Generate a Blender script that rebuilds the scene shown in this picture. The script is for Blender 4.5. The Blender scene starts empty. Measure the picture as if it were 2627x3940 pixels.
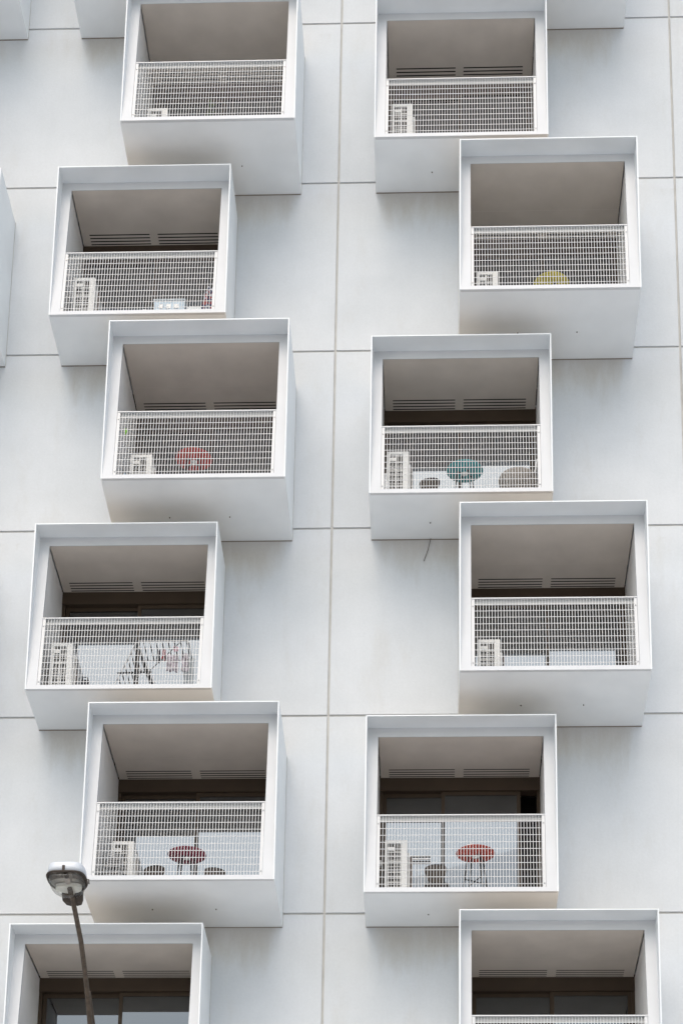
import bpy, bmesh, math, random
from mathutils import Vector, Matrix
R = math.radians
random.seed(7)
S = bpy.context.scene
COL = S.collection

# ------------------------------------------------------------------ camera
def make_camera():
    yaw, pi, ro = R(-2.2885), R(15.8134), R(0.8061)
    f = Vector((math.sin(yaw)*math.cos(pi), math.cos(yaw)*math.cos(pi), math.sin(pi)))
    rt = Vector((math.cos(yaw), -math.sin(yaw), 0)); up = rt.cross(f)
    r2 = math.cos(ro)*rt + math.sin(ro)*up
    u2 = -math.sin(ro)*rt + math.cos(ro)*up
    cd = bpy.data.cameras.new('camera'); co = bpy.data.objects.new('camera', cd); COL.objects.link(co)
    m = Matrix((r2, u2, -f)).transposed().to_4x4(); m.translation = Vector((1.5592, -25.9027, 1.6))
    co.matrix_world = m
    cd.sensor_fit = 'HORIZONTAL'; cd.sensor_width = 36.0
    cd.lens = 8066.95/2627*36
    cd.shift_x = -(1378.22-1313.5)/2627; cd.shift_y = (4844.2-1970)/2627
    cd.clip_start = .1; cd.clip_end = 2000
    S.camera = co
make_camera()

# ------------------------------------------------------------------ world, sun, exposure
SUN_EL, SUN_AZ = 55, 192            # degrees; azimuth measured clockwise from +y
w = bpy.data.worlds.new('World'); S.world = w; w.use_nodes = True
nt = w.node_tree; nt.nodes.clear()
sky = nt.nodes.new('ShaderNodeTexSky'); sky.sky_type = 'NISHITA'; sky.sun_disc = False
sky.sun_elevation = R(SUN_EL); sky.sun_rotation = R(SUN_AZ)
sky.air_density = 1.6; sky.dust_density = 4.0; sky.ozone_density = 1.0
hs = nt.nodes.new('ShaderNodeHueSaturation'); hs.inputs['Saturation'].default_value = .95
bg = nt.nodes.new('ShaderNodeBackground'); bg.inputs['Strength'].default_value = .15
wo = nt.nodes.new('ShaderNodeOutputWorld')
nt.links.new(sky.outputs[0], hs.inputs['Color']); nt.links.new(hs.outputs[0], bg.inputs['Color']); nt.links.new(bg.outputs[0], wo.inputs['Surface'])
sd = bpy.data.lights.new('sun', 'SUN'); sd.energy = .6; sd.angle = R(60); sd.color = (1, 1, .99)
so = bpy.data.objects.new('sun', sd); COL.objects.link(so)
so.rotation_euler = (R(90-SUN_EL), 0, R(180-SUN_AZ)); so.location = (0, -30, 60)
S.view_settings.view_transform = 'Standard'; S.view_settings.look = 'None'
S.view_settings.exposure = 0.50; S.view_settings.gamma = 1.0; S.view_settings.use_curve_mapping = False
S.render.engine = 'CYCLES'
S.cycles.max_bounces = 10; S.cycles.diffuse_bounces = 6; S.cycles.transparent_max_bounces = 12

# ------------------------------------------------------------------ materials
def mat(name, rgb, rough=.6, spec=.4, metal=0.0, var=0.0, scale=3.0, bump=0.0, bscale=60.0, coat=0.0, world=False):
    m = bpy.data.materials.new(name); m.use_nodes = True
    n = m.node_tree.nodes; l = m.node_tree.links; b = n['Principled BSDF']
    b.inputs['Base Color'].default_value = (*rgb, 1); b.inputs['Roughness'].default_value = rough
    b.inputs['Specular IOR Level'].default_value = spec; b.inputs['Metallic'].default_value = metal
    b.inputs['Coat Weight'].default_value = coat
    tc = n.new('ShaderNodeTexCoord'); geo = n.new('ShaderNodeNewGeometry')
    vec = geo.outputs['Position'] if world else tc.outputs['Object']
    if var:
        t = n.new('ShaderNodeTexNoise'); t.inputs['Scale'].default_value = scale; t.inputs['Detail'].default_value = 6
        rp = n.new('ShaderNodeValToRGB')
        rp.color_ramp.elements[0].position = .3; rp.color_ramp.elements[1].position = .7
        rp.color_ramp.elements[0].color = (*[c*(1-var) for c in rgb], 1)
        rp.color_ramp.elements[1].color = (*[min(1, c*(1+var)) for c in rgb], 1)
        l.new(vec, t.inputs['Vector']); l.new(t.outputs['Fac'], rp.inputs['Fac']); l.new(rp.outputs['Color'], b.inputs['Base Color'])
    if bump:
        t2 = n.new('ShaderNodeTexNoise'); t2.inputs['Scale'].default_value = bscale; t2.inputs['Detail'].default_value = 4
        bp = n.new('ShaderNodeBump'); bp.inputs['Strength'].default_value = bump; bp.inputs['Distance'].default_value = .01
        l.new(tc.outputs['Object'], t2.inputs['Vector']); l.new(t2.outputs['Fac'], bp.inputs['Height']); l.new(bp.outputs[0], b.inputs['Normal'])
    return m

def concrete_facade():
    m = bpy.data.materials.new('pale_concrete'); m.use_nodes = True
    n = m.node_tree.nodes; l = m.node_tree.links; b = n['Principled BSDF']
    b.inputs['Roughness'].default_value = .85; b.inputs['Specular IOR Level'].default_value = .25
    tc = n.new('ShaderNodeTexCoord')
    t1 = n.new('ShaderNodeTexNoise'); t1.inputs['Scale'].default_value = .55; t1.inputs['Detail'].default_value = 7; t1.inputs['Roughness'].default_value = .6
    r1 = n.new('ShaderNodeValToRGB'); e = r1.color_ramp.elements
    e[0].position = .32; e[0].color = (.530, .558, .582, 1); e[1].position = .68; e[1].color = (.610, .635, .660, 1)
    l.new(tc.outputs['Object'], t1.inputs['Vector']); l.new(t1.outputs['Fac'], r1.inputs['Fac'])
    # weather blotches: broken brown-grey patches, stretched downwards
    mp = n.new('ShaderNodeMapping'); mp.inputs['Scale'].default_value = (1.6, 1.0, .55)
    t2 = n.new('ShaderNodeTexNoise'); t2.inputs['Scale'].default_value = 1.3; t2.inputs['Detail'].default_value = 8; t2.inputs['Roughness'].default_value = .68
    r2 = n.new('ShaderNodeValToRGB'); r2.color_ramp.elements[0].position = .54; r2.color_ramp.elements[1].position = .78
    l.new(tc.outputs['Object'], mp.inputs['Vector']); l.new(mp.outputs[0], t2.inputs['Vector']); l.new(t2.outputs['Fac'], r2.inputs['Fac'])
    mx = n.new('ShaderNodeMix'); mx.data_type = 'RGBA'; mx.inputs[7].default_value = (.50, .50, .485, 1)
    mu = n.new('ShaderNodeMath'); mu.operation = 'MULTIPLY'; mu.inputs[1].default_value = .5
    l.new(r2.outputs['Color'], mu.inputs[0]); l.new(mu.outputs[0], mx.inputs[0]); l.new(r1.outputs['Color'], mx.inputs[6])
    # streaky staining plus the shade below the balcony undersides, painted into the colour
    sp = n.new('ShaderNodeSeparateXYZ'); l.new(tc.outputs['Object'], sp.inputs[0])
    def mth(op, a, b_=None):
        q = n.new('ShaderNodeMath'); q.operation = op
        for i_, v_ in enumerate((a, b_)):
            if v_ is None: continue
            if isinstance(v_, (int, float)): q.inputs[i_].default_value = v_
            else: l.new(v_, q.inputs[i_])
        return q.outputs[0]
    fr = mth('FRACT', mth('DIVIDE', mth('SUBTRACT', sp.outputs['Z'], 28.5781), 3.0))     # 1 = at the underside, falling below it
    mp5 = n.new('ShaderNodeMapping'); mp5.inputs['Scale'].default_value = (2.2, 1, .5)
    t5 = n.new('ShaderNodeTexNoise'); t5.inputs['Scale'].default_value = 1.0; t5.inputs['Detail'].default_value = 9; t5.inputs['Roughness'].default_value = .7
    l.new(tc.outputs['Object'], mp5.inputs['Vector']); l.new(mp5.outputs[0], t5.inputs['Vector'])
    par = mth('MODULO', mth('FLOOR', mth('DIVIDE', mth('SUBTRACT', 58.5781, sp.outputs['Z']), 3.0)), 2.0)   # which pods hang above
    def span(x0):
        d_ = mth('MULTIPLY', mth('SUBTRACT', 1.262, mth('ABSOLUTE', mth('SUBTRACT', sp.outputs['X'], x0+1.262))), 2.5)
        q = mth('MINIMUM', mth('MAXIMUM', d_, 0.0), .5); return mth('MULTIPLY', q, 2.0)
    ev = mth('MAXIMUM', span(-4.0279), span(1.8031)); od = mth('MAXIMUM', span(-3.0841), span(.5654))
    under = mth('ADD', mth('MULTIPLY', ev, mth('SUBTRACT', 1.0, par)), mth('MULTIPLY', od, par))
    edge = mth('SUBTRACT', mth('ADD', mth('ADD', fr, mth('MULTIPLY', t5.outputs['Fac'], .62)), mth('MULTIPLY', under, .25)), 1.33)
    grime_shade = n.new('ShaderNodeMapRange'); grime_shade.inputs[1].default_value = 0; grime_shade.inputs[2].default_value = .22; grime_shade.inputs[4].default_value = .55
    l.new(edge, grime_shade.inputs[0])
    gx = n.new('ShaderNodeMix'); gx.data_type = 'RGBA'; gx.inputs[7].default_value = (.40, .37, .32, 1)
    l.new(grime_shade.outputs[0], gx.inputs[0]); l.new(mx.outputs[2], gx.inputs[6]); mx = gx
    # fine vertical rain streaks
    mp3 = n.new('ShaderNodeMapping'); mp3.inputs['Scale'].default_value = (14, 1, .35)
    t3 = n.new('ShaderNodeTexNoise'); t3.inputs['Scale'].default_value = 1.0; t3.inputs['Detail'].default_value = 3
    mr = n.new('ShaderNodeMapRange'); mr.inputs[3].default_value = .985; mr.inputs[4].default_value = 1.012
    m3 = n.new('ShaderNodeMix'); m3.data_type = 'RGBA'; m3.blend_type = 'MULTIPLY'; m3.inputs[0].default_value = 1
    l.new(tc.outputs['Object'], mp3.inputs['Vector']); l.new(mp3.outputs[0], t3.inputs['Vector']); l.new(t3.outputs['Fac'], mr.inputs[0])
    t6 = n.new('ShaderNodeTexNoise'); t6.inputs['Scale'].default_value = 26; t6.inputs['Detail'].default_value = 6; t6.inputs['Roughness'].default_value = .75
    m6r = n.new('ShaderNodeMapRange'); m6r.inputs[1].default_value = .25; m6r.inputs[2].default_value = .75; m6r.inputs[3].default_value = .955; m6r.inputs[4].default_value = 1.045
    l.new(tc.outputs['Object'], t6.inputs['Vector']); l.new(t6.outputs['Fac'], m6r.inputs[0])
    m6 = n.new('ShaderNodeMix'); m6.data_type = 'RGBA'; m6.blend_type = 'MULTIPLY'; m6.inputs[0].default_value = 1
    l.new(mx.outputs[2], m6.inputs[6]); l.new(m6r.outputs[0], m6.inputs[7]); mx = m6
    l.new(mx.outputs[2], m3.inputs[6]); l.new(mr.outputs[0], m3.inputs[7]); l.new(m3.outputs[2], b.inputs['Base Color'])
    t4 = n.new('ShaderNodeTexNoise'); t4.inputs['Scale'].default_value = 35; t4.inputs['Detail'].default_value = 5
    bp = n.new('ShaderNodeBump'); bp.inputs['Strength'].default_value = .12; bp.inputs['Distance'].default_value = .01
    l.new(tc.outputs['Object'], t4.inputs['Vector']); l.new(t4.outputs['Fac'], bp.inputs['Height']); l.new(bp.outputs[0], b.inputs['Normal'])
    return m

def door_glass():
    m = bpy.data.materials.new('reflective_door_glass'); m.use_nodes = True
    n = m.node_tree.nodes; l = m.node_tree.links; n.clear()
    d = n.new('ShaderNodeBsdfDiffuse'); d.inputs['Color'].default_value = (.014, .010, .007, 1)
    g = n.new('ShaderNodeBsdfGlossy'); g.inputs['Color'].default_value = (.82, .92, 1.0, 1); g.inputs['Roughness'].default_value = .015
    mx = n.new('ShaderNodeMixShader'); mx.inputs[0].default_value = .165
    o = n.new('ShaderNodeOutputMaterial')
    l.new(d.outputs[0], mx.inputs[1]); l.new(g.outputs[0], mx.inputs[2]); l.new(mx.outputs[0], o.inputs['Surface'])
    return m

def clear_bowl():
    m = bpy.data.materials.new('clear_lamp_bowl'); m.use_nodes = True
    n = m.node_tree.nodes; l = m.node_tree.links; n.clear()
    t = n.new('ShaderNodeBsdfTransparent'); t.inputs['Color'].default_value = (.96, .96, .94, 1)
    g = n.new('ShaderNodeBsdfGlossy'); g.inputs['Roughness'].default_value = .06; g.inputs['Color'].default_value = (.9, .9, .9, 1)
    lw = n.new('ShaderNodeLayerWeight'); lw.inputs[0].default_value = .35
    mr = n.new('ShaderNodeMapRange'); mr.inputs[3].default_value = .04; mr.inputs[4].default_value = .45
    mx = n.new('ShaderNodeMixShader'); o = n.new('ShaderNodeOutputMaterial')
    l.new(lw.outputs['Fresnel'], mr.inputs[0]); l.new(mr.outputs[0], mx.inputs[0])
    l.new(t.outputs[0], mx.inputs[1]); l.new(g.outputs[0], mx.inputs[2]); l.new(mx.outputs[0], o.inputs['Surface'])
    return m

def cloth_pattern():
    m = bpy.data.materials.new('patterned_cloth'); m.use_nodes = True
    n = m.node_tree.nodes; l = m.node_tree.links; b = n['Principled BSDF']; b.inputs['Roughness'].default_value = .9
    tc = n.new('ShaderNodeTexCoord'); v = n.new('ShaderNodeTexVoronoi'); v.inputs['Scale'].default_value = 22
    r = n.new('ShaderNodeValToRGB'); r.color_ramp.interpolation = 'CONSTANT'; e = r.color_ramp.elements
    e[0].color = (.03, .035, .10, 1); e[1].position = .35; e[1].color = (.45, .48, .55, 1)
    for p_, c in ((.55, (.35, .05, .05, 1)), (.72, (.04, .05, .12, 1)), (.88, (.55, .16, .08, 1))):
        k = e.new(p_); k.color = c
    l.new(tc.outputs['Object'], v.inputs['Vector']); l.new(v.outputs['Color'], r.inputs['Fac']); l.new(r.outputs['Color'], b.inputs['Base Color'])
    return m

M = dict(
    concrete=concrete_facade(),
    joint=mat('joint_sealant', (.51, .505, .485), .9, .1, var=.1, scale=4),
    shell=mat('white_painted_shell', (.74, .77, .79), .55, .35, var=.045, scale=1.6, bump=.04, bscale=25, world=True),
    frame=mat('white_painted_frame', (.555, .57, .59), .5, .4, var=.03, scale=2.2, world=True),
    inner=mat('white_plaster', (.72, .71, .70), .8, .2, var=.05, scale=2.5, world=True),
    ceil=mat('taupe_ceiling', (.58, .525, .47), .85, .2, var=.07, scale=2.0, bump=.08, bscale=120, world=True),
    bounce_tint=mat('roof_bounce_tint', (.60, .52, .43), .95, .05, var=.3, scale=3),
    bead=mat('pale_bead', (.60, .55, .50), .7),
    dark=mat('dark_bronze_aluminium', (.058, .041, .028), .55, .25, var=.06, scale=5),
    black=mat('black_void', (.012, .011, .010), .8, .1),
    glass=door_glass(),
    rail=mat('white_powder_coat', (.55, .56, .57), .4, .45),
    railshade=mat('shaded_white_plate', (.40, .41, .41), .5, .4),  # rail paint darkened, the shade behind the bars is put into its colour
    contact_shade=mat('brown_contact_shade', (.24, .21, .18), .9, .1),
    bolt=mat('steel_bolt', (.35, .36, .37), .4, .5, .6),
    ac=mat('ac_white_casing', (.72, .725, .71), .45, .4, var=.02, scale=4),
    coil=mat('ac_dark_coil', (.035, .032, .028), .6, .3),
    wire=mat('ac_guard', (.62, .62, .60), .5, .4),
    pipe=mat('pipe_insulation', (.12, .10, .09), .8, .1),
    legs=mat('black_steel_rod', (.012, .014, .016), .6, .2),
    hub=mat('white_hub', (.75, .75, .73), .4, .5),
    chair=mat('dark_brown_plastic', (.028, .020, .014), .75, .12, var=.1, scale=8),
    yellow=mat('yellow_lacquer', (.45, .38, .03), .6, .2, var=.08, scale=6),
    red=mat('red_lacquer', (.42, .040, .020), .6, .2, var=.1, scale=6),
    brick=mat('brick_red_lacquer', (.36, .034, .022), .6, .2, var=.1, scale=6),
    crimson=mat('crimson_lacquer', (.17, .008, .03), .6, .2, var=.1, scale=6),
    teal=mat('teal_lacquer', (.010, .23, .25), .6, .2, var=.1, scale=6),
    taupe=mat('taupe_upholstery', (.28, .25, .22), .8, .2, var=.08, scale=9),
    chrome=mat('grey_rack_tube', (.45, .46, .47), .35, .5, .5),
    blueplastic=mat('pale_blue_plastic', (.48, .60, .70), .4, .5, var=.1, scale=9),
    white=mat('white_plastic', (.80, .80, .80), .4, .5),
    blue=mat('blue_plastic', (.03, .28, .55), .4, .5),
    lime=mat('lime_plastic', (.25, .60, .03), .4, .5),
    leaf=mat('plant_leaf', (.07, .10, .03), .6, .3, var=.3, scale=12),
    pot=mat('clay_pot', (.10, .07, .05), .8, .2),
    pink=mat('pink_cloth', (.75, .50, .58), .9, .1),
    mauve=mat('mauve_print_cloth', (.42, .38, .43), .9, .1, var=.85, scale=22),
    navy=mat('dark_cloth', (.03, .03, .04), .9, .1),
    redcloth=mat('red_cloth', (.45, .04, .05), .9, .1),
    palecloth=mat('pale_grey_cloth', (.50, .55, .58), .9, .1, var=.15, scale=14),
    pattern=cloth_pattern(),
    lampwhite=mat('lamp_housing_paint', (.54, .57, .61), .35, .5, var=.03, scale=8),
    lampdark=mat('lamp_dark_bronze', (.045, .034, .027), .6, .3, var=.2, scale=14),
    pole=mat('brown_weathered_steel', (.070, .052, .038), .65, .3, var=.35, scale=20),
    reflector=mat('lamp_reflector', (.34, .30, .27), .4, .5, var=.2, scale=12),
    refpale=mat('lamp_reflector_pale', (.62, .62, .58), .4, .5, var=.1, scale=12),
    pavement=mat('pale_concrete_paving', (.60, .60, .59), .9, .2, var=.08, scale=1.5),
    kerb=mat('kerb_stone', (.42, .41, .40), .9, .2, var=.1, scale=2),
    asphalt=mat('asphalt', (.055, .055, .056), .9, .2, var=.15, scale=2),
    roofm=mat('roof_membrane', (.35, .35, .35), .9, .2),
)

# ------------------------------------------------------------------ mesh builder
class MB:
    def __init__(s): s.v = []; s.f = []; s.mi = []; s.sm = []; s.mats = []
    def m(s, name):
        if name not in s.mats: s.mats.append(name)
        return s.mats.index(name)
    def add(s, vs, fs, mt, smooth=False):
        o = len(s.v); s.v += [tuple(v) for v in vs]; i = s.m(mt)
        for f in fs: s.f.append([a+o for a in f]); s.mi.append(i); s.sm.append(smooth)
        return s
    def box(s, a, b, mt):
        x0, y0, z0 = a; x1, y1, z1 = b
        return s.hexa([(x0,y0,z0),(x1,y0,z0),(x1,y1,z0),(x0,y1,z0),(x0,y0,z1),(x1,y0,z1),(x1,y1,z1),(x0,y1,z1)], mt)
    def hexa(s, v, mt):
        return s.add(v, [(0,3,2,1),(4,5,6,7),(0,1,5,4),(1,2,6,5),(2,3,7,6),(3,0,4,7)], mt)
    def tube(s, pts, r, mt, n=8, caps=True):
        pts = [Vector(p) for p in pts]; rs = r if isinstance(r, (list, tuple)) else [r]*len(pts)
        vs = []; fs = []; prev = None
        for i, p in enumerate(pts):
            d = (pts[min(i+1, len(pts)-1)] - pts[max(i-1, 0)]).normalized()
            if prev is None:
                a = Vector((0,0,1)) if abs(d.z) < .9 else Vector((1,0,0)); u = d.cross(a).normalized()
            else: u = (prev - d*prev.dot(d)).normalized()
            prev = u; w_ = d.cross(u)
            for k in range(n):
                t = 2*math.pi*k/n; vs.append(p + (u*math.cos(t) + w_*math.sin(t))*rs[i])
        for i in range(len(pts)-1):
            for k in range(n):
                a = i*n+k; b = i*n+(k+1) % n; fs.append((a, b, b+n, a+n))
        s.add(vs, fs, mt, True)
        if caps:
            s.add(vs[:n], [tuple(range(n-1, -1, -1))], mt); s.add(vs[-n:], [tuple(range(n))], mt)
        return s
    def lathe(s, prof, mt, c=(0,0,0), n=32, ribs=None, smooth=True):
        vs = []; fs = []
        for i, (r, z) in enumerate(prof):
            for k in range(n):
                t = 2*math.pi*k/n; q = 0
                if ribs: q = ribs[i]*(k % 2)
                vs.append((c[0]+r*math.cos(t), c[1]+r*math.sin(t), c[2]+z+q))
        for i in range(len(prof)-1):
            for k in range(n):
                a = i*n+k; b = i*n+(k+1) % n; fs.append((a, b, b+n, a+n))
        fs.append(tuple(range(n-1, -1, -1))); o = (len(prof)-1)*n; fs.append(tuple(range(o, o+n)))
        return s.add(vs, fs, mt, smooth)
    def loft(s, rings, mt, smooth=True, caps=True):
        n = len(rings[0]); vs = [p for r_ in rings for p in r_]; fs = []
        for i in range(len(rings)-1):
            for k in range(n):
                a = i*n+k; b = i*n+(k+1) % n; fs.append((a, b, b+n, a+n))
        if caps: fs.append(tuple(range(n-1, -1, -1))); o = (len(rings)-1)*n; fs.append(tuple(range(o, o+n)))
        return s.add(vs, fs, mt, smooth)
    def build(s, name, parent=None, loc=(0,0,0), bevel=0, recalc=True):
        me = bpy.data.meshes.new(name); me.from_pydata(s.v, [], s.f)
        for k in s.mats: me.materials.append(M[k])
        for p, i, q in zip(me.polygons, s.mi, s.sm): p.material_index = i; p.use_smooth = q
        bm = bmesh.new(); bm.from_mesh(me)
        if recalc: bmesh.ops.recalc_face_normals(bm, faces=bm.faces)
        bm.to_mesh(me); bm.free(); me.update()
        o = bpy.data.objects.new(name, me); COL.objects.link(o); o.location = loc
        if parent: o.parent = parent
        if bevel:
            b = o.modifiers.new('bevel', 'BEVEL'); b.width = bevel; b.segments = 2; b.limit_method = 'ANGLE'
        return o

def tag(o, label=None, cat=None, group=None, kind=None):
    if label: o['label'] = label
    if cat: o['category'] = cat
    if group: o['group'] = group
    if kind: o['kind'] = kind
    return o
def thing(name, loc, label, cat, group=None, rz=0):
    o = bpy.data.objects.new(name, None); COL.objects.link(o); o.location = loc; o.rotation_euler = (0, 0, rz)
    o.empty_display_size = .2
    return tag(o, label, cat, group)
def children(o): return [c for c in bpy.data.objects if c.parent == o]
def copy_tree(o, parent=None):
    c = o.copy(); COL.objects.link(c)
    if parent: c.parent = parent
    for ch in children(o): copy_tree(ch, c)
    return c

# ------------------------------------------------------------------ ground
g = MB(); g.add([(-600,-600,0),(600,-600,0),(600,600,0),(-600,600,0)], [(0,1,2,3)], 'pavement'); tag(g.build('ground'), kind='structure')
g = MB(); g.box((-200,-19,-.2), (200,-.05,.14), 'pavement'); g.box((-200,-19.18,-.2), (200,-19.003,.15), 'kerb'); tag(g.build('pavement'), kind='structure')
g = MB(); g.add([(-200,-19.2,.004),(200,-19.2,.004),(200,-24.6,.004),(-200,-24.6,.004)], [(0,1,2,3)], 'asphalt'); tag(g.build('road'), kind='structure')

# ------------------------------------------------------------------ the apartment building
Z0 = 25.1082                      # fitted heights -> above ground
W, HB, FIN = 2.524, 2.5728, .018
ZB = 3.4699 + Z0                  # underside of the balcony of row 0
JZ = 3.6675 + Z0                  # joint line of row 0
PD = {'d': 1.454, 's': 1.0732}; REC = .3075; ZO = 2.4105; FX = .158
XL = {('L','d'): -3.0841, ('L','s'): -4.0279, ('R','d'): 1.8031, ('R','s'): .5654,
      ('A','s'): -7.385, ('A','d'): -8.45, ('B','d'): 6.97, ('B','s'): 6.02}
PODS = []
for k in range(-1, 9):
    PODS.append(('L', 'd' if k % 2 else 's', k)); PODS.append(('R', 's' if k % 2 else 'd', k))
    PODS.append(('A', 'd' if k % 2 else 's', k)); PODS.append(('B', 'd' if k % 2 else 's', k))

building = thing('apartment_building', (0, 0, 0), 'white concrete apartment block with staggered box balconies', 'building')

def cells(rect, holes):
    x0, x1, z0, z1 = rect
    xs = sorted({x0, x1} | {min(max(v, x0), x1) for h in holes for v in h[:2]})
    zs = sorted({z0, z1} | {min(max(v, z0), z1) for h in holes for v in h[2:]})
    for i in range(len(xs)-1):
        for j in range(len(zs)-1):
            cx, cz = (xs[i]+xs[i+1])/2, (zs[j]+zs[j+1])/2
            if not any(h[0] < cx < h[1] and h[2] < cz < h[3] for h in holes):
                yield xs[i], xs[i+1], zs[j], zs[j+1]

def build_facade():
    holes = []
    for c, t, k in PODS:
        x = XL[c, t]; z = ZB-3*k; holes.append((x+.06, x+W-.06, z+.05, z+HB-.06))
    gap = .017; PITCH = 5.026; DEP = .022
    xs = [i*PITCH for i in range(-4, 6) if i != -1]; zs = [JZ+3*j for j in range(-9, 5)]
    zs[0] = .14
    f = MB()
    for i in range(len(xs)-1):
        for j in range(len(zs)-1):
            r_ = (xs[i]+gap, xs[i+1]-gap, zs[j]+(gap if j else 0), zs[j+1]-gap)
            hh = [h for h in holes if h[0] < r_[1] and h[1] > r_[0] and h[2] < r_[3] and h[3] > r_[2]]
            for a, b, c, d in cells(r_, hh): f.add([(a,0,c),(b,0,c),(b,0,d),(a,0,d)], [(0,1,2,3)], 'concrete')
            a, b, c, d = r_
            f.add([(a,0,c),(b,0,c),(b,0,d),(a,0,d),(a,DEP,c),(b,DEP,c),(b,DEP,d),(a,DEP,d)],
                  [(0,4,5,1),(1,5,6,2),(2,6,7,3),(3,7,4,0)], 'concrete')
    for a, b, c, d in cells((xs[0], xs[-1], zs[0], zs[-1]), holes):
        f.add([(a,DEP,c),(b,DEP,c),(b,DEP,d),(a,DEP,d)], [(0,1,2,3)], 'joint')
    f.build('facade_wall', building, recalc=False)
    x0, x1, zt = xs[0], xs[-1], zs[-1]
    s = MB(); Y1 = 14
    s.add([(x0,0,.14),(x0,Y1,.14),(x0,Y1,zt),(x0,0,zt)], [(0,1,2,3)], 'concrete')
    s.add([(x1,0,.14),(x1,Y1,.14),(x1,Y1,zt),(x1,0,zt)], [(0,1,2,3)], 'concrete')
    s.add([(x0,Y1,.14),(x1,Y1,.14),(x1,Y1,zt),(x0,Y1,zt)], [(0,1,2,3)], 'concrete')
    s.build('side_wall', building)
    MB().box((x0,0.0,zt), (x1,Y1,zt+.35), 'roofm').build('roof', building)
build_facade()

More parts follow.
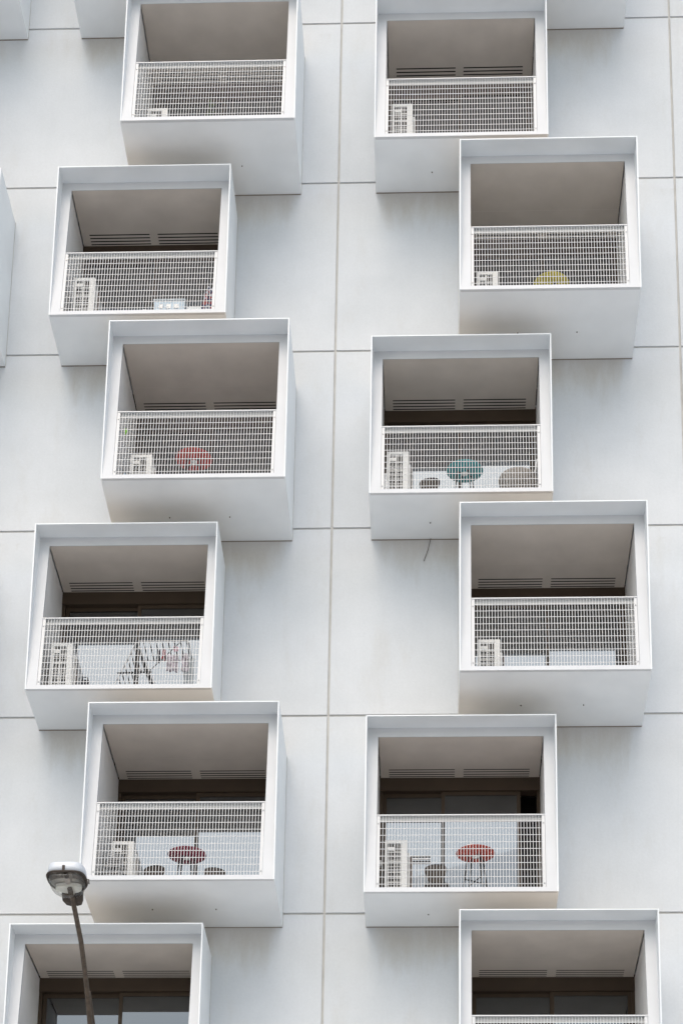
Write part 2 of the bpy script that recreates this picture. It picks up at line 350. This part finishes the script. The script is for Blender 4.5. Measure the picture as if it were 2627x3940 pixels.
def pod(t, open_door=False):
    P = PD[t]; yf = lambda z: -P + REC*z/HB
    sh = MB()
    sh.box((0,-P,0), (FIN,0,HB), 'shell'); sh.box((W-FIN,-P,0), (W,0,HB), 'shell')
    sh.box((FIN,-P,HB-FIN), (W-FIN,0,HB), 'shell'); sh.add([(.004,-P+.004,HB+.003),(W-.004,-P+.004,HB+.003),(W-.004,-.002,HB+.003),(.004,-.002,HB+.003)], [(0,1,2,3)], 'bounce_tint'); sh.box((FIN,-P+.05,0), (W-FIN,.3,.065), 'shell')  # unseen brown sheet added on top to warm light bounced onto the underside above
    sh.box((.004,-.014,-.009), (W-.004,.002,-.0005), 'contact_shade'); sh.box((-.006,-.012,-.009), (-.0005,.002,HB-.01), 'joint'); sh.box((W+.0005,-.012,-.009), (W+.006,.002,HB-.01), 'joint')  # dark strip below the back edge paints the contact shade against the wall
    root = sh.build('balcony', building, bevel=.002)
    f = MB(); T = .05
    def slab(x0, x1, z0, z1):
        f.hexa([(x0,yf(z0),z0),(x1,yf(z0),z0),(x1,yf(z0)+T,z0),(x0,yf(z0)+T,z0),(x0,yf(z1),z1),(x1,yf(z1),z1),(x1,yf(z1)+T,z1),(x0,yf(z1)+T,z1)], 'frame')
    zt = HB-FIN
    slab(FIN, FX, 0, zt); slab(W-FX, W-FIN, 0, zt); slab(FX, W-FX, ZO, zt); slab(FX, W-FX, 0, .066)
    f.build('front_frame', root)
    for x0, x1 in ((.135, .150), (W-.150, W-.135)):
        q = MB(); a, b = yf(.066)+T, yf(ZO)+T
        q.hexa([(x0,a,.066),(x1,a,.066),(x1,.34,.066),(x0,.34,.066),(x0,b,ZO-.012),(x1,b,ZO-.012),(x1,.34,ZO-.012),(x0,.34,ZO-.012)], 'inner')
        q.build('inner_wall', root)
    # ceiling sheet with real vent slots
    c = MB(); hs_ = []; xa, xb = .163, W-.163; y0, y1 = yf(ZO)+.004, .33
    for va, vb in ((.282, 1.19), (W-1.213, W-.305)):
        for y in (.100, .166, .231, .292): hs_.append((va, vb, y-.011, y+.011))
    for a, b, p, q in cells((xa, xb, y0, y1), hs_):
        c.add([(a,p,ZO-.004),(b,p,ZO-.004),(b,q,ZO-.004),(a,q,ZO-.004)], [(0,3,2,1)], 'ceil')
    c.box((xa, y0+.07, ZO+.03), (xb, y1, ZO+.04), 'black')
    if t == 'd': c.box((xa, -.256, ZO-.0065), (xb, -.2505, ZO-.005), 'bead')
    c.build('ceiling', root, recalc=False)
    for va, vb in ((.282, 1.19), (W-1.213, W-.305)):
        d = MB(); d.box((va-.01, .08, ZO+.002), (vb+.01, .31, ZO+.028), 'black'); d.build('air_vent', root)
    # railing: welded grating in the plane of the frame
    r_ = MB(); zl, zh = .067, 1.165
    def bar(x0, x1, z0, z1, d0, d1, mt='rail'):
        r_.hexa([(x0,yf(z0)+d0,z0),(x1,yf(z0)+d0,z0),(x1,yf(z0)+d1,z0),(x0,yf(z0)+d1,z0),(x0,yf(z1)+d0,z1),(x1,yf(z1)+d0,z1),(x1,yf(z1)+d1,z1),(x0,yf(z1)+d1,z1)], mt)
    n = 54; x0 = .2; dx = (W-.4)/n
    for i in range(n+1): bar(x0+i*dx-.0035, x0+i*dx+.0035, zl, zh, .006, .018)
    for z in (.121, .229, .335, .441, .547, .655, .76, .867, .971, 1.079): bar(.195, W-.195, z-.0034, z+.0034, .008, .013)
    bar(FX+.004, .2005, zl, zh, .003, .012); bar(W-.2005, W-FX-.004, zl, zh, .003, .012)
    bar(FX+.002, W-FX-.002, zh, zh+.016, -.004, .048)
    bar(FX+.006, W-FX-.006, 1.084, zh, .034, .042, 'railshade')
    for x in (.18, W-.18):
        for z in (.125, 1.045):
            r_.tube([(x, yf(z)-.006, z), (x, yf(z)+.006, z)], .011, 'bolt', 8)
    r_.build('railing', root)
    # back: lintel, jambs, two sliding leaves
    b = MB(); b.box((.1, .322, 2.21), (W-.1, .5, ZO+.03), 'dark'); b.box((.1, .342, .06), (.195, .5, 2.208), 'dark'); b.box((W-.195, .342, .06), (W-.1, .5, 2.208), 'dark')
    b.box((.197, .342, .06), (W-.197, .5, .095), 'dark'); b.build('door_frame', root)
    def leaf(xa, xb, y):
        q = MB(); s = .05; za, zc = .097, 2.206
        q.box((xa, y-.018, za), (xa+s, y+.018, zc), 'dark'); q.box((xb-s, y-.018, za), (xb, y+.018, zc), 'dark')
        q.box((xa+s, y-.018, za), (xb-s, y+.018, za+.07), 'dark'); q.box((xa+s, y-.018, zc-s), (xb-s, y+.018, zc), 'dark')
        q.box((xa+s, y-.004, za+.07), (xb-s, y+.004, zc-s), 'glass'); q.build('sliding_door', root)
    leaf(.197, 1.285, .435)
    if open_door: leaf(1.005, 2.10, .378)
    else: leaf(1.243, W-.197, .378)
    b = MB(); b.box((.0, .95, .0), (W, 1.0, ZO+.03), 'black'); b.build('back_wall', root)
    for x in (.84, 1.685):
        d = MB(); y = -.575 if t == 'd' else -.395
        d.tube([(x, y, -.012), (x, y, .002)], .008, 'lampdark', 10); d.build('drain_spout', root)
    return root

proto = {('d', 0): pod('d'), ('s', 0): pod('s'), ('s', 1): pod('s', True)}
used = set()
for c, t, k in PODS:
    key = (t, 1 if (c, k) == ('R', 5) else 0)
    if key in used: o = copy_tree(proto[key], building)
    else: o = proto[key]; used.add(key)
    o.location = (XL[c, t], 0, ZB-3*k)
    if key[1]: o['label'] = 'balcony with its sliding glass door left partly open'
# stray cable hanging below one of the balconies
MB().tube([(1.41,-.03,ZB-9-.004),(1.375,-.02,ZB-9-.17),(1.315,-.012,ZB-9-.36)], .0045, 'pole', 6).build('cable', building)

def at(c, t, k, x, y, z): return (XL[c, t]+x, y, ZB-3*k+z)
FL = .066                                            # balcony floor above the pod's underside

# ------------------------------------------------------------------ air conditioners
def make_ac():
    t = thing('air_conditioner', (0,0,0), 'x', 'air conditioner', 'outdoor air conditioner units on the balconies')
    w_, d, z0, z1 = .30, .84, .05, .84
    q = MB(); e = .035; gx = .215                   # casing with an open grille bay on its front end
    q.box((0,.03,z0), (w_,d,z1), 'ac'); q.box((0,0,z0), (e,.03,z1), 'ac'); q.box((gx,0,z0), (w_,.03,z1), 'ac')
    q.box((e,0,z1-.05), (gx,.03,z1), 'ac'); q.box((e,0,z0), (gx,.03,z0+.035), 'ac')
    q.build('casing', t, bevel=.006)
    MB().box((e,.024,z0+.035), (gx,.029,z1-.05), 'coil').build('coil', t)
    q = MB(); mid = (e+gx)/2+.004
    q.box((mid-.007,.004,z0+.035), (mid+.007,.022,z1-.05), 'ac')
    for i, z in enumerate((.12,.155,.20,.225,.285,.315,.37,.405,.45,.52,.545,.60,.66)):
        q.box((e,.006,z), (gx,.012,z+(.013 if i % 3 == 0 else .007)), 'wire')
    for x in (.06,.085,.155,.185): q.box((x,.013,z0+.035), (x+.004,.017,z1-.05), 'wire')
    q.build('guard_grille', t)
    MB().box((e+.004,-.003,.685), (mid,.006,.735), 'ac').build('handle', t)
    q = MB(); q.box((w_,.10,.08), (w_+.03,.42,.70), 'ac'); q.build('valve_cover', t, bevel=.006)
    q = MB(); q.tube([(w_+.045,.06,.62),(w_+.05,.07,.4),(w_+.04,.08,.02)], .014, 'pipe', 8); q.build('pipe', t)
    for y in (.12,.66): MB().box((-.01,y,0), (w_+.01,y+.05,.049), 'pipe').build('foot', t)
    return t
AC = [('L','d',1,.27,'white air conditioner just showing over the sill of the upper left balcony beside a plant'),
      ('L','s',2,.275,'white air conditioner in the balcony with the pale blue storage box and patterned cloth'),
      ('L','d',3,.283,'white air conditioner in the left balcony with the bright red round table'),
      ('L','s',4,.262,'white air conditioner left of the A-frame clothes drying rack'),
      ('L','d',5,.285,'white air conditioner behind the wire crate in the balcony with the crimson table'),
      ('R','s',1,.25,'white air conditioner in the upper right balcony with nothing else in it'),
      ('R','d',2,.26,'white air conditioner in the balcony with the yellow round table'),
      ('R','s',3,.235,'white air conditioner in the balcony with the teal round table'),
      ('R','d',4,.26,'white air conditioner beside pale sky-reflecting door panes, no furniture near it'),
      ('R','s',5,.262,'white air conditioner left of the folded rack, in the lowest balcony with a red table')]
ac0 = make_ac()
for i, (c, t, k, x, lab) in enumerate(AC):
    o = ac0 if i == 0 else copy_tree(ac0); o.location = at(c, t, k, x, -.75, FL); o['label'] = lab

# ------------------------------------------------------------------ round tables
def make_table():
    t = thing('round_table', (0,0,0), 'x', 'table', 'round metal balcony tables')
    H = .66; n = 64
    q = MB()                                        # dished, ribbed underside and flat top
    prof = [(.045,-.028),(.10,-.030),(.16,-.026),(.215,-.014),(.243,.004),(.250,.016),(.246,.027),(.235,.030),(.12,.026),(.03,.025)]
    rib = [.002,.007,.008,.006,.002,0,0,0,0,0]
    q.lathe(prof, 'red', (0,0,H), n, rib); q.build('table_top', t)
    q = MB(); q.tube([(.249*math.cos(a), .249*math.sin(a), H+.018) for a in [2*math.pi*i/40 for i in range(41)]], .009, 'red', 6, False); q.build('rim', t)
    q = MB(); q.lathe([(.01,-.040),(.036,-.039),(.046,-.034),(.048,-.026),(.03,-.022)], 'hub', (0,0,H), 24); q.build('hub', t)
    a0 = R(28)
    for i in range(4):
        a = a0+i*math.pi/2; c_, s_ = math.cos(a), math.sin(a)
        MB().tube([(.06*c_,.06*s_,H-.026),(.115*c_,.115*s_,H-.045),(.20*c_,.20*s_,0)], .011, 'legs', 8).build('leg', t)
    q = MB()
    P_ = [Vector((.163*math.cos(a0+i*math.pi/2), .163*math.sin(a0+i*math.pi/2), .27)) for i in range(4)]
    q.tube([P_[0], P_[2]], .008, 'legs', 6); q.tube([P_[1]+Vector((0,0,.013)), P_[3]+Vector((0,0,.013))], .008, 'legs', 6)
    q.build('brace', t)
    return t
TB = [('R','d',2,1.325,-.66,'yellow','yellow round table, only its rim above the sill',0),
      ('L','d',3,1.185,-.845,'brick','bright red round table showing its underside, without chairs, in a left balcony',20),
      ('R','s',3,1.32,-.52,'teal','teal round table showing its ribbed underside',0),
      ('L','d',5,1.282,-.66,'crimson','dark crimson round table between two dark chairs',40),
      ('R','s',5,1.459,-.665,'red','red round table on black rod legs with a white jar on top',0)]
tb0 = make_table()
def recolour(o, old, new):
    for ch in children(o):
        ms = [m_.name for m_ in ch.data.materials]
        if M[old].name in ms:
            ch.data = ch.data.copy(); ch.data.materials[ms.index(M[old].name)] = M[new]
for i, (c, t, k, x, y, cm, lab, rz) in enumerate(TB):
    o = tb0 if i == len(TB)-1 else copy_tree(tb0)
    o.location = at(c, t, k, x, y, FL); o['label'] = lab; o.rotation_euler.z = R(rz)
    if cm != 'red': recolour(o, 'red', cm)

# ------------------------------------------------------------------ dark chairs with rounded backs
def make_chair():
    t = thing('chair', (0,0,0), 'x', 'chair', 'dark brown chairs at the balcony tables')
    def outline(s, y):
        pts = []                                    # shield: rounded top corners, narrowing downwards
        for (x, z) in ((-.085,.40),(-.118,.47),(-.143,.55),(-.149,.59),(-.143,.62),(-.118,.642),(-.065,.655),(0,.659)):
            pts.append((x*s, z))
        full = pts + [(-x, z) for x, z in reversed(pts[:-1])]
        return [(x, y+.9*x*x, z) for x, z in full]
    q = MB(); q.loft([outline(.97,-.006), outline(1,0), outline(1,.012), outline(.97,.018)], 'chair', False); q.build('backrest', t)
    q = MB()
    def seat(s, z): return [(.17*s*math.copysign(abs(math.cos(a))**.6, math.cos(a)), .20+.17*s*math.copysign(abs(math.sin(a))**.6, math.sin(a)), z) for a in [2*math.pi*i/28 for i in range(28)]]
    q.loft([seat(.9,.385), seat(1,.395), seat(1,.41), seat(.92,.42)], 'chair'); q.build('seat', t)
    for sx in (-1, 1):
        MB().tube([(sx*.10,.02,.50),(sx*.115,.03,.40),(sx*.15,-.01,0)], .010, 'legs', 8).build('leg', t)
        MB().tube([(sx*.12,.33,.39),(sx*.15,.37,0)], .010, 'legs', 8).build('leg', t)
    return t
CH = [('L','d',5,.806,-.40,-12,'dark brown chair with rounded back left of the crimson table'),
      ('L','d',5,1.624,-.33,14,'dark brown chair with rounded back right of the crimson table, lower in view'),
      ('R','s',3,.823,-.40,-10,'dark brown chair with rounded back left of the teal table'),
      ('R','s',5,.93,-.40,-8,'dark brown chair with rounded back between folded rack and red table')]
ch0 = make_chair()
for i, (c, t, k, x, y, rz, lab) in enumerate(CH):
    o = ch0 if i == 0 else copy_tree(ch0); o.location = at(c, t, k, x, y, FL); o.rotation_euler.z = R(rz); o['label'] = lab

# ------------------------------------------------------------------ taupe armchair (right of the teal table)
t = thing('lounge_chair', at('R','s',3,2.07,-.40,FL), 'taupe bowl-shaped lounge chair at the right wall beside the teal table', 'chair')
q = MB(); q.lathe([(.06,.40),(.16,.405),(.225,.44),(.262,.52),(.272,.60),(.262,.63),(.235,.60),(.19,.50),(.05,.47)], 'taupe', n=36)
q.build('seat_shell', t)
MB().lathe([(.02,.47),(.17,.475),(.19,.51),(.15,.545),(.03,.55)], 'palecloth', n=28).build('cushion', t)
for i in range(4):
    a = R(45+90*i); MB().tube([(.10*math.cos(a),.10*math.sin(a),.403),(.19*math.cos(a),.19*math.sin(a),0)], .013, 'chair', 8).build('leg', t)
# white pole leaning in the corner behind it
q = MB(); q.tube([at('R','s',3,2.18,-.12,FL+.01), at('R','s',3,2.27,-.17,.62), at('R','s',3,2.355,-.20,1.16)], .013, 'white', 8)
tag(q.build('broom_handle'), 'white pole leaning in the corner behind the taupe lounge chair', 'pole')
q = MB(); q.lathe([(.02,0),(.055,.003),(.058,.20),(.05,.26),(.022,.31),(.020,.36),(.026,.365),(.026,.40),(.01,.402)], 'white', at('R','s',3,.215,-.84,FL), 20)
tag(q.build('bottle'), 'white plastic bottle in front of the air conditioner beside the teal table', 'bottle')

# ------------------------------------------------------------------ storage box, tub and hanging cloth (third left balcony)
t = thing('storage_box', at('L','s',2,1.66,-.55,FL), 'pale blue plastic storage box standing by the mesh railing', 'box')
q = MB(); q.hexa([(-.205,-.13,0),(.205,-.13,0),(.205,.13,0),(-.205,.13,0),(-.228,-.15,.46),(.228,-.15,.46),(.228,.15,.46),(-.228,.15,.46)], 'blueplastic'); q.build('tub', t, bevel=.012)
q = MB(); q.box((-.238,-.158,.462), (.238,.158,.492), 'palecloth'); q.build('lid', t, bevel=.008)
for i in range(3): MB().box((-.15+.11*i,-.152,.33), (-.09+.11*i,-.143,.40), 'chrome').build('clip', t)
q = MB(); q.lathe([(.02,0),(.033,.002),(.037,.28),(.030,.34),(.03,.36),(.01,.362)], 'white', at('L','s',2,1.285,-.62,FL), 18)
tag(q.build('bottle'), 'small pale bottle left of the blue storage box', 'bottle')
q = MB(); rows = []
for j in range(9):
    z = .30+.62*j/8; row = []
    wd = .115*(1.05-.55*(j/8)**1.5)
    for i in range(9):
        u = i/8; row.append((2.285-wd*2*(1-u)*.95, -.50+.03*math.sin(u*9+j*.4), z))
    rows.append(row)
vs = [at('L','s',2,*p) for r_ in rows for p in r_] + [at('L','s',2,p[0],p[1]+.006,p[2]) for r_ in rows for p in r_]
fs = []
for j in range(8):
    for i in range(8):
        a = j*9+i; fs.append((a,a+1,a+10,a+9)); b = a+81; fs.append((b,b+9,b+10,b+1))
for j in range(8):
    for e_ in (0, 8): a = j*9+e_; fs.append((a,a+9,a+90,a+81))
for i in range(8):
    for e_ in (0, 72): a = e_+i; fs.append((a,a+81,a+82,a+1))
q.add(vs, fs, 'pattern', True)
tag(q.build('hanging_cloth'), 'red and navy patterned cloth hanging by the right wall', 'cloth')

# ------------------------------------------------------------------ plant, green clip, blue bottle
t = thing('potted_plant', at('L','d',1,1.215,-.86,FL), 'thin green potted plant half hidden behind the upper left mesh railing', 'plant')
MB().lathe([(.06,0),(.085,.16),(.092,.20),(.08,.205),(.02,.19)], 'pot', n=20).build('pot', t)
q = MB(); q.tube([(0,0,.18),(.01,.01,.45),(-.01,0,.80)], [.008,.006,.003], 'leaf', 6)
q.build('stem', t)
q = MB()
for i in range(46):
    z = .30+.5*random.random(); a = random.random()*6.28; l_ = .05+.06*random.random(); d = Vector((math.cos(a), math.sin(a), random.uniform(-.1,.7))).normalized(); s_ = Vector((-math.sin(a), math.cos(a), 0))*l_*.28
    p0 = Vector((0,0,z)); q.add([p0, p0+d*l_*.5+s_, p0+d*l_, p0+d*l_*.5-s_], [(0,1,2,3)], 'leaf')
q.build('foliage', t, recalc=False)
q = MB(); q.tube([(-3.0841+.155,-.62,ZB-9+1.43),(-3.0841+.155+.02,-.62,ZB-9+1.40),(-3.0841+.155+.006,-.62,ZB-9+1.34)], [.012,.02,.01], 'lime', 8)
tag(q.build('hook'), 'bright green hook on the left inner wall beside the red table', 'hook')
q = MB(); q.lathe([(.02,0),(.033,.002),(.034,.30),(.014,.36),(.013,.40),(.005,.402)], 'blue', at('L','d',3,.232,-.92,FL), 16)
tag(q.build('bottle'), 'small blue bottle at the foot of the left wall beside the air conditioner', 'bottle')

# ------------------------------------------------------------------ A-frame drying rack with clothes
rk = at('L','s',4,0,0,0)
t = thing('drying_rack', at('L','s',4,1.40,-.5,FL), 'grey A-frame clothes drying rack behind the mesh railing', 'drying rack')
def L(p): return (p[0]-1.40, p[1]+.5, p[2]-FL)
ya, yb_ = -.60, .02
apx = (1.41, -.60, 1.02); apx2 = (1.41, .05, 1.02)
for (fx, tz) in ((1.02,.10),(1.79,.10)):
    for y in (ya, .05):
        MB().tube([L((1.41,y,1.02)), L((fx,y,FL+.012))], .012, 'chrome', 8).build('leg', t)
MB().tube([L((1.41,ya,1.02)), L((1.41,.05,1.02))], .012, 'chrome', 8).build('ridge_bar', t)
MB().tube([L((1.166,ya-.012,.515)), L((1.64,ya-.012,.53))], .012, 'legs', 8).build('cross_bar', t)
MB().tube([L((1.41,ya-.015,1.01)), L((1.395,ya-.015,FL+.01))], .016, 'legs', 10).build('centre_post', t)
q = MB()
for j in range(9):                                  # drying rods between the two A frames
    u = .09+.10*j
    for sx, fx in ((-1,1.02),(1,1.79)):
        x = 1.41+(fx-1.41)*u; z = 1.02+(FL-1.02)*u
        q.tube([L((x,ya,z)), L((x,.05,z))], .008, 'legs', 6)
q.build('drying_rods', t)
q = MB()                                            # fold-out wing to the right
for y in (ya, -.12): q.tube([L((1.43,y,1.015)), L((2.12,y,1.015))], .008, 'chrome', 8)
for i in range(8):
    x = 1.50+.085*i; q.tube([L((x,ya,1.012)), L((x,-.12,1.012))], .008, 'legs', 6)
q.tube([L((2.12,ya,1.015)), L((2.12,-.12,1.015))], .008, 'chrome', 8); q.tube([L((1.60,ya,.55)), L((2.0,ya+.03,1.01))], .006, 'legs', 6)
q.build('wing', t)
def garment(name, x0, x1, ztop, zbot, y, mt, lab, seed):
    rnd = random.Random(seed); q = MB(); nx, nz = 8, 7; fr = []; bk = []
    for j in range(nz+1):
        for i in range(nx+1):
            u = i/nx; v = j/nz; sag = .03*math.sin(u*math.pi*2.3+seed)*v
            edge = (rnd.random()-.5)*.03*(v if i in (0, nx) else 0)
            z = ztop+(zbot-ztop)*v + (rnd.random()-.5)*.035*(1 if j == nz else 0)
            fr.append(at('L','s',4,x0+(x1-x0)*u+edge, y+.018*math.sin(u*11+seed+v*2), z))
    bk = [(p[0], p[1]+.007, p[2]) for p in fr]; n_ = len(fr); fs = []; r1 = nx+1
    for j in range(nz):
        for i in range(nx):
            a = j*r1+i; fs.append((a,a+1,a+r1+1,a+r1)); fs.append((a+n_,a+r1+n_,a+r1+1+n_,a+1+n_))
    for j in range(nz):
        for a in (j*r1, j*r1+nx): fs.append((a,a+r1,a+r1+n_,a+n_))
    for i in range(nx):
        for a in (i, nz*r1+i): fs.append((a,a+1,a+1+n_,a+n_))
    q.add(fr+bk, fs, mt, True); return tag(q.build(name), lab, 'clothing', 'laundry on the drying rack')
garment('sock', 1.66, 1.71, 1.004, .80, -.40, 'navy', 'narrow black garment hanging nearest the rack post', 1)
garment('garment', 1.74, 1.78, 1.004, .84, -.40, 'redcloth', 'tiny red garment hanging beside the black one', 2)
garment('garment', 1.79, 1.95, 1.004, .74, -.28, 'mauve', 'mauve and white printed top hanging mid rack', 3)
garment('garment', 1.905, 1.965, 1.004, .93, -.48, 'pink', 'small pink cloth hanging highest on the rack', 4)
garment('garment', 2.00, 2.09, 1.004, .72, -.30, 'mauve', 'mauve printed garment at the far right of the rack', 5)
garment('towel', 2.02, 2.16, .99, .55, -.20, 'palecloth', 'pale grey towel hanging behind the printed garments', 6)
t = thing('shoe', at('L','s',4,.70,-.5,FL), 'dark bag on the floor right of the air conditioner, by the drying rack', 'bag'); t.name = 'bag'
q = MB(); q.loft([[(.075*s*math.cos(a), .06*s*math.sin(a), z) for a in [2*math.pi*i/20 for i in range(20)]] for s, z in ((.8,0),(1,.04),(1.05,.22),(.9,.36),(.6,.40))], 'navy'); q.build('body', t)
MB().tube([(-.04,0,.39),(-.03,0,.45),(.03,0,.46),(.05,0,.39)], .008, 'navy', 8).build('handle', t)

# ------------------------------------------------------------------ wire crate, folded rack and jar
t = thing('wire_crate', at('L','d',5,.27,-1.06,FL), 'grey wire crate stack in front of the air conditioner beside the crimson table', 'crate')
q = MB()
def hoop(z, x0, x1, y0, y1, r): q.tube([(x0,y0,z),(x1,y0,z),(x1,y1,z),(x0,y1,z),(x0,y0,z)], r, 'chrome', 6, False)
for zb_, zt_ in ((.02,.32),(.36,.50)):
    q = MB(); x0, x1 = (-.02,.20) if zb_ < .1 else (.02,.20)
    for i in range(6): hoop(zb_+(zt_-zb_)*i/5, x0, x1, 0, .20, .005 if i in (0,5) else .003)
    for i in range(8):
        x = x0+(x1-x0)*i/7; q.tube([(x,0,zb_),(x,0,zt_)], .003, 'chrome', 5); q.tube([(x,.2,zb_),(x,.2,zt_)], .003, 'chrome', 5)
    q.box((x0+.02,.03,zb_+.01), (x1-.02,.17,zb_+(zt_-zb_)*.75), 'pipe')
    q.build('basket', t)
q = MB(); q.box((.0,.0,.322), (.2,.2,.358), 'dark'); q.build('shelf', t)
t = thing('folded_rack', at('R','s',5,.73,-.22,FL), 'slim folded metal rack standing right of the lowest air conditioner', 'rack')
q = MB()
for z in (.84,.775): 
    for y in (-.03,.03): q.tube([(-.135,y,z),(.135,y,z)], .011, 'legs' if y < 0 else 'white', 8)
q.build('top_rails', t)
for x, xx in ((-.13,-.11),(-.12,-.105),(-.05,-.045),(.0,.0),(.055,.05),(.07,.06),(.125,.11)):
    q = MB(); q.tube([(x,-.02,.80),(xx,-.03,0)], .005, 'chrome', 6); q.build('leg', t)
t = thing('jar', at('R','s',5,1.395,-.69,FL+.687), 'white rounded jar on top of the red table', 'jar')
MB().lathe([(.02,0),(.045,.003),(.058,.05),(.052,.095),(.03,.112),(.01,.115)], 'white', n=24).build('body', t)
MB().lathe([(.012,.115),(.014,.128),(.005,.133)], 'white', n=12).build('knob', t)
t = thing('cup', at('R','s',5,1.315,-.69,FL+.687), 'small dark cup left of the white jar on the red table', 'cup')
MB().lathe([(.018,0),(.022,.002),(.027,.07),(.024,.07),(.018,.01)], 'navy', n=18).build('body', t)
q = MB(); q.box((XL['R','s']+.151,-.62,ZB-15+.60), (XL['R','s']+.215,-.55,ZB-15+.68), 'white')
tag(q.build('socket_box', bevel=.008), 'white junction box on the wall left of the lowest air conditioner', 'box')

# ------------------------------------------------------------------ street lamp
lamp = thing('street_lamp', (-1.96,-5.9,.14), 'brown street lamp with clear bowl and white hood on a curved arm', 'street lamp')
def LP(p): return (p[0]+1.96, p[1]+5.9, p[2]-.14)
MB().tube([LP(p) for p in ((-1.96,-5.9,.14),(-1.96,-5.9,1.2),(-1.96,-5.9,5),(-1.96,-5.9,8.3))], [.11,.085,.07,.055], 'pole', 16).build('pole', lamp)
MB().lathe([(.17,0),(.17,.03),(.12,.05),(.11,.25),(.09,.28)], 'pole', n=20).build('base', lamp)
arm = [(-1.96,-5.9,8.2),(-1.962,-5.95,8.75),(-1.965,-6.08,9.22),(-1.967,-6.3,9.62),(-1.973,-6.45,9.815),(-1.975,-6.7,10.02),(-1.962,-7.05,10.165),(-1.948,-7.45,10.248),(-1.937,-7.75,10.30),(-1.94,-7.9,10.33)]
MB().tube([LP(p) for p in arm], [.042,.036,.031,.027,.026,.025,.0245,.024,.024,.024], 'pole', 14).build('arm', lamp)
MB().tube([LP(p) for p in ((-1.955,-5.94,8.6),(-1.945,-6.2,9.66),(-1.956,-6.48,9.885))], .012, 'pole', 10).build('stay', lamp)
def head_ring(s, z, n=48, yc=-7.93, sy=None):
    sy = sy or s; out = []
    for i in range(n):
        a = 2*math.pi*i/n; cx_, sy_ = math.cos(a), math.sin(a)
        # squared-off toward the camera (-y), rounded and narrower toward the arm
        e1 = .5 if sy_ < 0 else .9
        x = .180*math.copysign(abs(cx_)**e1, cx_); y = (.205 if sy_ < 0 else .235)*math.copysign(abs(sy_)**(.55 if sy_ < 0 else 1), sy_)
        out.append(LP((-1.957+x*s, yc+y*sy, z)))
    return out
hd = MB(); hd.loft([head_ring(1.0,10.405), head_ring(.985,10.45), head_ring(.955,10.488), head_ring(.925,10.500), head_ring(.86,10.506), head_ring(.4,10.514), head_ring(.1,10.515)], 'lampwhite'); hd.build('housing', lamp)
rm = MB(); rm.tube(head_ring(1.0,10.395)+head_ring(1.0,10.395)[:1], .011, 'lampdark', 8, False); rm.build('gasket', lamp)
rf = MB(); rf.loft([head_ring(.97,10.404), head_ring(.6,10.45), head_ring(.15,10.46)], 'reflector'); 
rf.build('reflector', lamp)
rp = MB(); rp.loft([[LP((-1.957+.125*math.cos(a), -7.86+.11*math.sin(a)*(1 if math.sin(a) > 0 else .5), z)) for a in [2*math.pi*i/28 for i in range(28)]] for z in (10.350, 10.385)], 'refpale', False); rp.build('gear_tray', lamp)
sk = MB(); sk.tube([LP((-1.950,-8.09,10.405)), LP((-1.950,-8.02,10.39))], .020, 'lampdark', 14); sk.build('socket', lamp)
bl = MB(); bl.loft([[LP((-1.950+.5*r_*math.cos(a), y, 10.385+r_*.5*math.sin(a))) for a in [2*math.pi*i/18 for i in range(18)]] for y, r_ in ((-8.025,.03),(-7.99,.05),(-7.95,.062),(-7.92,.05),(-7.905,.02))], 'reflector'); bl.build('bulb', lamp)
bw = MB(); bw.loft([head_ring(.955,10.392,sy=.955), head_ring(.93,10.35,yc=-7.925), head_ring(.82,10.315,yc=-7.91), head_ring(.6,10.292,yc=-7.89), head_ring(.3,10.282,yc=-7.88), head_ring(.08,10.280,yc=-7.88)], 'clear'if 'clear' in M else 'white')
M['clear'] = clear_bowl(); bw.mats = ['clear']; bw.build('bowl', lamp)
for sx in (-1, 1):
    b = MB(); ring = lambda y, w0, w1, z0, z1: [LP((-1.945+sx*w0, y, z0)), LP((-1.945+sx*w1, y, z0+.015)), LP((-1.945+sx*w1, y, z1)), LP((-1.945+sx*w0, y, z1))]
    b.loft([ring(-7.74,.02,.10,10.33,10.42), ring(-7.68,.02,.10,10.29,10.42), ring(-7.60,.025,.075,10.285,10.40)], 'lampdark', False); b.build('bracket', lamp, bevel=.008)
b = MB(); b.box(LP((-1.975,-8.145,10.40)), LP((-1.950,-8.128,10.455)), 'lampdark'); b.build('clip', lamp, bevel=.003)
b = MB(); b.tube([LP((-1.775,-7.93,10.41)), LP((-1.757,-7.93,10.41)), LP((-1.757,-7.90,10.375))], .006, 'pole', 6); b.build('latch', lamp)
